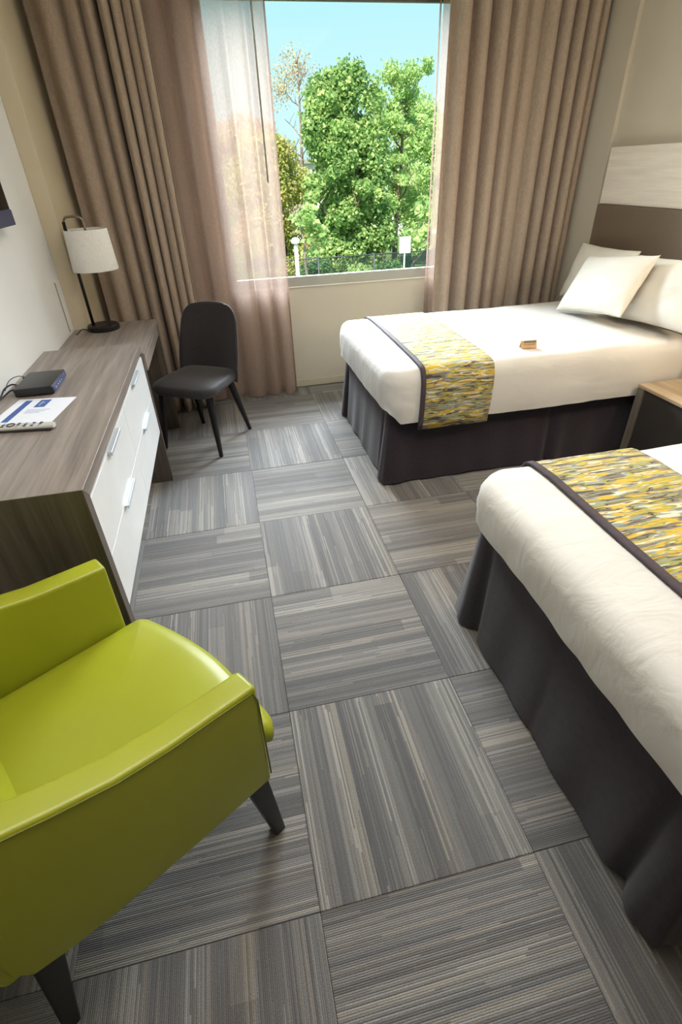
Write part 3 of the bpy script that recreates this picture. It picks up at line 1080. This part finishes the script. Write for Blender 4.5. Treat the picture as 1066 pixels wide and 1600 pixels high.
# ------------------------------------------------------------------ dark dining chair at the desk
def dining_chair():
    # local frame: +x to the chair's left (viewer right), -y forward
    fx, fy = -0.53, -0.848
    ang = math.atan2(fy, fx) + PI / 2       # turns local -y onto the facing direction
    root = empty('desk_chair', (-0.25, 3.465, 0), ang)
    # seat
    rings = []
    for (o_, z_) in [(-0.03, 0.405), (-0.006, 0.412), (0.0, 0.425), (0.003, 0.445), (-0.004, 0.462), (-0.02, 0.472), (-0.06, 0.479), (-0.12, 0.481), (-0.19, 0.480)]:
        ring = []
        for (x, y, n_) in rrect(-0.235 - o_, 0.235 + o_, -0.235 - o_, 0.215 + o_, 0.085 + o_, 8, 10):
            k = 1.0 - 0.12 * (y + 0.235) / 0.45
            front = max(0, (-y - 0.12) / 0.12)
            ring.append((x * k, y - 0.012 * math.cos(x * 6) * front, z_ - 0.008 * front - 0.02 * max(0, (y - 0.1)) ))
        rings.append(ring)
    obj('seat', loft(bmesh.new(), rings), 'chair_fabric', root, True)
    # back shell, wraps the rear of the seat
    nu, nv = 28, 26
    bm = bmesh.new()
    lay = []
    for s_ in (0, 1):
        grid = []
        for j in range(nv + 1):
            v = j / nv
            v = v + 0.35 * v * v * (1 - v)
            v = min(1.0, 1 - (1 - j / nv) ** 1.7)
            zf = 0.40 + 0.475 * v
            half = 0.228 + 0.012 * math.sin(v * PI) - 0.030 * v
            if v > 0.74:
                half *= 0.60 + 0.40 * max(0.0, 1 - ((v - 0.74) / 0.26) ** 2.2) ** 0.5
            row = []
            for i in range(nu + 1):
                u = -1 + 2 * i / nu
                # rounded upper corners
                top_drop = 0.010 * u * u * v ** 6
                low = 0.03 * (1 - v) ** 3 * (1 - abs(u)) 
                wrap = -0.085 * abs(u) ** 2.6 * (1 - 0.55 * v)
                yb_ = 0.205 + 0.105 * v ** 1.25 + wrap
                th = 0.020 * (1 - 0.35 * v) * (1 - abs(u) ** 8) ** 0.5 + 0.006
                hx = half * u
                edge_v = (1 - max(0.0, (v - 0.93) / 0.07) ** 2) ** 0.5 if v > 0.93 else 1.0
                th = 0.004 + (th - 0.004) * max(edge_v, 0.0)
                row.append(bm.verts.new((hx, yb_ + (th if s_ else -th), zf - top_drop + low)))
            grid.append(row)
        lay.append(grid)
    for s_, g in enumerate(lay):
        for j in range(nv):
            for i in range(nu):
                bm.faces.new((g[j][i], g[j][i + 1], g[j + 1][i + 1], g[j + 1][i]))
    a, c = lay
    for i in range(nu):
        for j in (0, nv):
            bm.faces.new((a[j][i], a[j][i + 1], c[j][i + 1], c[j][i]))
    for j in range(nv):
        for i in (0, nu):
            bm.faces.new((a[j][i], a[j + 1][i], c[j + 1][i], c[j][i]))
    obj('backrest', bm, 'chair_fabric', root, True)
    # seam piping round the back
    rim = [(0.0, 0.0, 0.0)]
    # legs
    for (tx, ty, bx_, by_) in ((-0.175, -0.165, -0.222, -0.215), (0.175, -0.165, 0.222, -0.215), (-0.150, 0.13, -0.200, 0.235), (0.150, 0.13, 0.200, 0.235)):
        rings = []
        for k in range(6):
            t = k / 5
            x, y = tx + (bx_ - tx) * t, ty + (by_ - ty) * t
            hw = 0.021 - 0.010 * t
            rings.append([(x + p, y + q, 0.425 * (1 - t)) for p, q, n_ in rrect(-hw, hw, -hw, hw, 0.005, 2, 1)])
        obj('leg', loft(bmesh.new(), rings), 'black_wood', root, angle=50)
    tag(root, 'dark upholstered chair with black tapered legs at the desk', 'chair')
    return root


dining_chair()


# ------------------------------------------------------------------ lime armchair
def armchair():
    a = math.radians(33)
    root = empty('armchair', (-0.062, 0.724, 0), a)    # origin: floor below the near front corner; +x forward, +y across
    WID = 0.705

    def arm(y0, y1, xf):
        top = [(0.006, 0.664), (-0.10, 0.672), (-0.20, 0.680), (-0.30, 0.699), (-0.40, 0.735), (-0.48, 0.768), (-0.53, 0.787), (-0.585, 0.803)]
        bot = [(-0.578, 0.42), (-0.555, 0.366), (-0.50, 0.348), (-0.40, 0.325), (-0.20, 0.309), (0.0, 0.303)]
        outline = top + bot
        bm = bmesh.new()
        va = [bm.verts.new((x + xf * (1 + x / 0.64), y0, z)) for x, z in outline]
        vb = [bm.verts.new((x + xf * (1 + x / 0.64), y1, z)) for x, z in outline]
        bm.faces.new(va)
        bm.faces.new(vb[::-1])
        n = len(outline)
        for i in range(n):
            j = (i + 1) % n
            bm.faces.new((va[i], vb[i], vb[j], va[j]))
        bmesh.ops.recalc_face_normals(bm, faces=bm.faces)
        ed = [e_ for e_ in bm.edges if e_.calc_face_angle(0) > math.radians(35)]
        bmesh.ops.bevel(bm, geom=ed, offset=0.011, segments=3, profile=0.6, affect='EDGES')
        return bm
    for (y0, y1, xf, yo) in ((0.0, 0.066, 0.0, 0.0), (WID - 0.066, WID, -0.045, WID)):
        am = obj('arm', arm(y0, y1, xf), 'leather', root, angle=38)
        sgn = -1 if yo == 0 else 1
        path = [(xf + 0.001, yo, 0.33), (xf + 0.003, yo, 0.62), (xf - 0.006, yo, 0.652)]
        path += [(x + xf * (1 + x / 0.64), yo, z - 0.010) for x, z in ((-0.10, 0.672), (-0.20, 0.680), (-0.30, 0.699), (-0.40, 0.735), (-0.48, 0.768), (-0.565, 0.798))]
        obj('seam', tube(bmesh.new(), [Vector((p[0], p[1] + sgn * 0.0 , p[2])) for p in path], 0.0022, 6), 'leather_seam', am, True)
    # base under the cushion
    obj('base_frame', bx(-0.55, -0.012, 0.066, WID - 0.066, 0.31, 0.385, 0.008), 'leather', root, angle=40)
    # cushion with crowned top and a lip in front of the arms
    rings = []
    for (o_, z_) in [(-0.03, 0.372), (-0.006, 0.378), (0.002, 0.392), (0.002, 0.42), (-0.004, 0.436), (-0.018, 0.447), (-0.05, 0.455), (-0.10, 0.461), (-0.17, 0.466), (-0.24, 0.468)]:
        ring = []
        for (x, y, n_) in rrect(-0.52 - o_, 0.060 + o_, 0.070 - o_, WID - 0.070 + o_, 0.035 + o_, 6, 24):
            fr = max(0.0, min(1.0, (x + 0.02) / 0.05))
            yy = y
            if y < 0.15:
                yy = y - 0.038 * fr * (1 - (y - 0.07) / 0.08)
            mid = 1 - ((y - 0.35) / 0.32) ** 2
            xs = x + (0.018 * mid - 0.055 * max(0, (y - 0.30) / 0.33) ** 1.5) * max(0.0, (x + 0.52) / 0.58) ** 2
            ring.append((xs, yy, z_))
        rings.append(ring)
    sc_ = obj('seat_cushion', loft(bmesh.new(), rings), 'leather', root, True)
    # back: reclined slab with a soft front, between the arms
    rings = []
    for k in range(13):
        t = k / 12
        z = 0.37 + 0.47 * t
        xc = -0.445 - 0.16 * t
        bul = 0.018 * math.sin(t * PI)
        shrink = 0.03 * max(0.0, (t - 0.85) / 0.15) ** 2
        ring = []
        for (x, y, n_) in rrect(-0.115 + shrink, 0.0 - shrink, 0.067, WID - 0.067, 0.035, 5, 16):
            m_ = 1 - ((y - 0.352) / 0.285) ** 2
            ring.append((x + xc + (bul + 0.01 * m_) * (1 if x > -0.05 else 0.2), y, z))
        rings.append(ring)
    obj('backrest', loft(bmesh.new(), rings), 'leather', root, True)
    # outer back shell
    b = bmesh.new()
    rings = []
    for k in range(9):
        t = k / 8
        z = 0.40 + 0.43 * t
        xc = -0.568 - 0.10 * t
        rings.append([(x + xc, y, z) for x, y, n_ in rrect(-0.03, 0.03, 0.002, WID - 0.002, 0.02, 5, 8)])
    obj('outer_back', loft(b, rings), 'leather', root, angle=50)
    # legs
    for (tx, ty, fx_, fy_, zt) in ((-0.036, 0.036, 0.002, 0.028, 0.312), (-0.08, WID - 0.036, -0.045, WID - 0.03, 0.312),
                                   (-0.525, 0.036, -0.585, 0.055, 0.375), (-0.525, WID - 0.036, -0.585, WID - 0.05, 0.375)):
        rings = []
        for k in range(5):
            t = k / 4
            hw = 0.029 - 0.012 * t
            x, y = tx + (fx_ - tx) * t, ty + (fy_ - ty) * t
            rings.append([(x + p, y + q, zt * (1 - t)) for p, q, n_ in rrect(-hw, hw, -hw, hw, 0.005, 2, 1)])
        obj('leg', loft(bmesh.new(), rings), 'black_wood', root, angle=50)
    tag(root, 'lime green leather armchair with black tapered legs', 'armchair')


armchair()

# ------------------------------------------------------------------ outside the window
GZ = -3.2
tag(obj('ground', bx(-40, 60, 4.6, 90, GZ - 0.3, GZ), 'grass'), kind='structure')


def leaves(name, blobs, count, size, mat, parent, hollow=0.55):
    """small folded leaves scattered through ellipsoid clumps, one mesh per crown"""
    w = np.array([b_[3] * b_[4] * b_[5] for b_ in blobs]) ** 0.72
    idx = rng.choice(len(blobs), count, p=w / w.sum())
    B = np.array(blobs)[idx]
    d = rng.normal(size=(count, 3))
    d /= np.linalg.norm(d, axis=1)[:, None]
    rad = hollow + (1 - hollow) * rng.random(count) ** 0.7
    rad *= 1 + 0.16 * rng.normal(size=count) * (rng.random(count) > 0.6)
    c = B[:, :3] + d * B[:, 3:6] * rad[:, None]
    up = rng.normal(size=(count, 3)) * 0.75 + d * 0.6 + np.array([0, 0, 0.35])
    up /= np.linalg.norm(up, axis=1)[:, None]
    t = np.cross(up, rng.normal(size=(count, 3)))
    t /= np.linalg.norm(t, axis=1)[:, None]
    s = np.cross(up, t)
    L = size * (0.6 + 0.8 * rng.random(count))[:, None]
    Wd = L * 0.34
    v0 = c - t * L * 0.5
    v1 = c + s * Wd + up * L * 0.08
    v2 = c + t * L * 0.5 - up * L * 0.05
    v3 = c - s * Wd + up * L * 0.08
    V = np.stack([v0, v1, v2, v3], 1).reshape(-1, 3).astype(np.float32)
    me = bpy.data.meshes.new(name)
    me.vertices.add(count * 4)
    me.vertices.foreach_set('co', V.ravel())
    me.loops.add(count * 4)
    me.loops.foreach_set('vertex_index', np.arange(count * 4, dtype=np.int32))
    me.polygons.add(count)
    me.polygons.foreach_set('loop_start', np.arange(count, dtype=np.int32) * 4)
    me.polygons.foreach_set('loop_total', np.full(count, 4, dtype=np.int32))
    me.update()
    me.validate()
    o = link_mesh(name, me, mat, parent)
    o['kind'] = 'stuff'
    return o


def branch_mesh(h, spread, n, r0, seed, twigs=True, lean=(0, 0), start=0.25):
    R = random.Random(seed)
    bm = bmesh.new()
    tr = [Vector((0, 0, -0.05))]
    for k in range(1, 8):
        t = k / 7
        tr.append(Vector((lean[0] * t + R.uniform(-.1, .1) * t, lean[1] * t + R.uniform(-.1, .1) * t, h * t)))
    tube(bm, tr, [r0 * (1 - 0.85 * k / 7) + 0.01 for k in range(8)], 8)
    tips = []
    for i in range(n):
        t = start + (0.95 - start) * (i + R.random()) / n
        k = min(6, int(t * 7))
        p = tr[k].lerp(tr[k + 1], t * 7 - k)
        an = R.uniform(0, 2 * PI)
        ln = spread * (1.15 - 0.7 * t) * R.uniform(0.7, 1.15)
        q = [p]
        for s_ in range(1, 5):
            u = s_ / 4
            q.append(p + Vector((math.cos(an + 0.3 * u) * ln * u, math.sin(an + 0.3 * u) * ln * u, ln * (0.35 * u + 0.55 * u * u) * R.uniform(0.8, 1.2))))
        rb = r0 * 0.38 * (1 - 0.6 * t)
        tube(bm, q, [rb * (1 - 0.8 * s_ / 4) + 0.006 for s_ in range(5)], 6)
        tips.append(q[-1])
        if twigs:
            for s_ in range(3):
                a2 = R.uniform(0, 2 * PI)
                b0 = q[R.randint(1, 3)]
                l2 = ln * R.uniform(0.3, 0.6)
                b1 = b0 + Vector((math.cos(a2) * l2 * 0.6, math.sin(a2) * l2 * 0.6, l2 * 0.9))
                tube(bm, [b0, b0.lerp(b1, 0.5) + Vector((R.uniform(-.05, .05), 0, 0)), b1], [rb * 0.45, rb * 0.3, 0.006], 5)
                tips.append(b1)
    return bm, tips


def tree(label, x, y, blobs, count, size, leaf, bark='bark', h=5.5, spread=1.6, n=12, r0=0.16, seed=1, hollow=0.5, lean=(0, 0), group=None, name='tree', cat='tree', tip_r=0.0, sc=1.0):
    blobs = [(a_ * sc, b_ * sc, CAM_H + (c_ - CAM_H) * sc, d_ * sc, e_ * sc, f_ * sc) for a_, b_, c_, d_, e_, f_ in blobs]
    h = CAM_H + (h + GZ - CAM_H) * sc - GZ
    root = empty(name, (x, y, GZ))
    bm, tips = branch_mesh(h, spread, n, r0, seed, lean=lean)
    obj('trunk', bm, bark, root, True)
    bl = [(bx_, by_, bz_ - GZ, rx, ry, rz) for (bx_, by_, bz_, rx, ry, rz) in blobs]
    if tip_r:
        bl += [(t.x, t.y, t.z, tip_r, tip_r, tip_r * 0.8) for t in tips]
    leaves('foliage', bl, count, size, leaf, root, hollow)
    tag(root, label, cat, group)
    return root


def clump(seed, n, cx, cz, rx, rz, r, ry=1.2):
    R = random.Random(seed)
    out = []
    while len(out) < n:
        u, v, w = R.uniform(-1, 1), R.uniform(-1, 1), R.uniform(-1, 1)
        if u * u + v * v + w * w > 1:
            continue
        k = R.uniform(0.7, 1.25) * r
        out.append((cx + u * rx, w * ry, cz + v * rz, k, k, k * 0.9))
    return out


TG = 'trees outside the window'
tree('tall dense dark green tree in the middle of the window view', 5.29, 23.4,
     clump(1, 44, 0.0, 1.3, 1.45, 2.8, 0.48, 0.7) + clump(2, 22, 0.1, -1.2, 2.0, 1.4, 0.6, 0.5) + [(-0.95, -0.2, 2.7, 0.5, 0.6, 0.9), (0.15, 0, 3.7, 0.5, 0.6, 0.8), (1.1, 0, 3.2, 0.35, 0.5, 0.9), (0.55, 0, 4.0, 0.35, 0.4, 0.5)],
     64000, 0.145, 'leaf_deep', tip_r=0.35, h=6.8, spread=1.7, n=14, r0=0.17, seed=4, sc=1.114, group=TG)
tree('airy pale green tree at the right of the window view', 8.56, 27.0,
     clump(5, 30, 0.0, 2.2, 1.7, 2.6, 0.36) + clump(6, 5, 0.2, -0.2, 1.7, 0.7, 0.5),
     22000, 0.12, 'leaf_light', tip_r=0.3, h=7.6, spread=1.8, n=16, r0=0.15, seed=9, sc=1.149, hollow=0.3, lean=(0.4, 0), group=TG)
tree('yellow green tree at the left of the window view', 3.13, 27.0,
     clump(11, 20, -0.3, 1.2, 1.1, 1.9, 0.6) + clump(12, 8, 0.3, -1.0, 1.2, 0.9, 0.6),
     36000, 0.13, 'leaf_yellow', h=6.2, spread=1.5, n=14, r0=0.13, seed=15, sc=1.227, hollow=0.35, group=TG)
tree('thin bare-topped tree with pale twigs rising behind the dense tree', 4.86, 31.0,
     [(0, 0, 4.9, 0.9, 0.6, 0.9), (-0.7, 0, 4.4, 0.6, 0.5, 0.9)], 1300, 0.10, 'leaf_russet', 'bark_grey', h=8.7, spread=1.6, n=22, r0=0.11, seed=22, sc=1.170, hollow=0.1, group=TG)
tree('reddish leaved tree low behind the left curtain edge', 1.77, 34.0,
     clump(31, 14, 0.4, 2.4, 1.5, 1.3, 0.6) + clump(33, 10, 0.5, 0.2, 1.5, 1.6, 0.7), 22000, 0.13, 'leaf_russet', 'bark_grey', h=6.8, spread=1.6, n=14, r0=0.12, seed=33, sc=1.308, hollow=0.3, group=TG)
tree('light green tree far right, mostly behind the curtain', 12.3, 32.0,
     clump(41, 18, -0.3, 1.4, 1.6, 2.4, 0.75), 24000, 0.16, 'leaf_light', h=7.0, spread=1.8, n=14, r0=0.15, seed=44, sc=1.185, hollow=0.35, group=TG)
shr = [(1.9, 19.3, 0.95, 1.3, 'leaf_light', 'pale leafy shrub behind the white post'),
       (3.5, 21.0, 0.95, 1.6, 'leaf_shrub', 'dark green shrub behind the fence, left of the middle'),
       (4.72, 19.3, 0.95, 1.25, 'leaf_light', 'bright yellow green shrub at the middle of the fence'),
       (6.2, 21.0, 0.85, 1.45, 'leaf_shrub', 'dark green shrub behind the fence, left of the sign'),
       (7.9, 19.6, 0.7, 0.9, 'leaf_shrub', 'dark green shrub behind the white sign')]
for k, (x, y, r_, hh, lf, lb) in enumerate(shr):
    tree(lb, x, y, clump(60 + k, 9, 0, GZ + 0.45 * hh + 0.5, r_ * 0.5, hh * 0.55, 0.45, 0.2), 9000, 0.13, lf, h=1.5 + 0.4 * hh, spread=0.6, n=7, r0=0.05, seed=70 + k,
         group='shrubs by the fence', name='shrub', cat='shrub')
# slender trunks seen in front of the foliage
for k, (x, y, hh, ln, lb) in enumerate([(3.0, 18.8, 3.9, -0.25, 'slender pale sapling trunk right of the white post'), (6.35, 19.2, 3.6, 0.9, 'leaning bare trunk left of the white sign')]):
    rt_ = empty('sapling', (x, y, GZ))
    bm, tips = branch_mesh(hh, 0.8, 6, 0.07, 90 + k, lean=(ln, 0), start=0.5)
    obj('trunk', bm, 'bark_grey', rt_, True)
    leaves('foliage', [(t.x, t.y, t.z, 0.25, 0.25, 0.2) for t in tips], 500, 0.18, 'leaf_light', rt_, 0.2)
    tag(rt_, lb, 'tree', 'saplings by the fence')

# fence
FY = 18.2
fn = empty('mesh_fence', (4.5, FY, GZ))
for k in range(9):
    x = -7.0 + k * 1.9
    obj('post', tube(bmesh.new(), [(x, 0, 0), (x, 0, 1.3), (x, 0, 2.42)], 0.03, 8), 'fence_metal', fn, True)
obj('rail', tube(bmesh.new(), [(-7.0, 0, 2.38), (0, 0, 2.38), (8.2, 0, 2.38)], 0.02, 8), 'fence_metal', fn, True)
obj('rail', tube(bmesh.new(), [(-7.0, 0, 0.15), (0, 0, 0.15), (8.2, 0, 0.15)], 0.02, 8), 'fence_metal', fn, True)
verts, faces = [], []


def wire(p, q, w=0.006):
    i = len(verts)
    verts.extend([(p[0] - w, -0.004, p[1]), (p[0] + w, -0.004, p[1]), (q[0] + w, -0.004, q[1]), (q[0] - w, -0.004, q[1]),
                  (p[0] - w, 0.004, p[1]), (p[0] + w, 0.004, p[1]), (q[0] + w, 0.004, q[1]), (q[0] - w, 0.004, q[1])])
    faces.extend([(i, i + 1, i + 2, i + 3), (i + 4, i + 7, i + 6, i + 5), (i, i + 3, i + 7, i + 4), (i + 1, i + 5, i + 6, i + 2)])


x = -9.2
while x < 8.2:
    for dx in (2.2, -2.2):
        p0, p1 = (x + (2.2 if dx < 0 else 0), 0.16), (x + (2.2 if dx < 0 else 0) + dx, 2.37)
        lo, hi = max(-7.0, min(p0[0], p1[0])), min(8.2, max(p0[0], p1[0]))
        if hi > lo:
            f0, f1 = (lo - p0[0]) / dx, (hi - p0[0]) / dx
            if f0 > f1:
                f0, f1 = f1, f0
            wire((p0[0] + dx * f0, p0[1] + 2.21 * f0), (p0[0] + dx * f1, p0[1] + 2.21 * f1))
    x += 0.09
me = bpy.data.meshes.new('wire_mesh')
me.from_pydata(verts, [], faces)
wm = link_mesh('wire_mesh', me, 'fence_metal', fn)
wm['kind'] = 'stuff'
tag(fn, 'dark wire mesh fence along the foot of the trees outside', 'fence')

po = empty('lamp_post', (2.33, 17.0, GZ))
obj('post', tube(bmesh.new(), [(0, 0, 0), (0, 0, 1.5), (0, 0, 2.98)], 0.06, 12), 'white_post', po, True)
obj('cap', loft(bmesh.new(), disc_rings(0, 0, [(0.06, 2.96), (0.13, 2.99), (0.14, 3.05), (0.09, 3.12), (0.01, 3.14)], 20)), 'white_post', po, angle=40)
tag(po, 'white post with a rounded cap outside the window', 'post')
sg = empty('sign_board', (6.0, 17.7, GZ))
obj('pole', tube(bmesh.new(), [(0, 0.03, 0), (0, 0.03, 1.4), (0, 0.03, 2.85)], 0.025, 10), 'white_post', sg, True)
obj('board', bx(-0.19, 0.19, -0.012, 0.012, 2.42, 2.90, 0.004), 'white_post', sg)
tag(sg, 'white rectangular sign board on a pole outside the window', 'sign')

bd = empty('building', (13.0, 46.0, GZ))
bb = bx(-7.5, 6.0, 0, 6, 0, 5.2)
obj('wall', bb, 'facade_white', bd)
for k in range(6):
    for z0 in (1.0, 3.4):
        x = -6.6 + k * 2.1
        f_ = obj('window_frame', bx(x, x + 1.2, -0.06, 0.02, z0, z0 + 1.1), 'alu_grey', bd)
        obj('pane', bx(x + 0.08, x + 1.12, -0.075, -0.06, z0 + 0.08, z0 + 1.02), 'facade_glass', f_)
obj('roof', bx(-7.8, 6.3, -0.3, 6.3, 5.2, 5.45), 'alu_grey', bd)
tag(bd, 'pale building glimpsed through the trees at lower right', 'building')
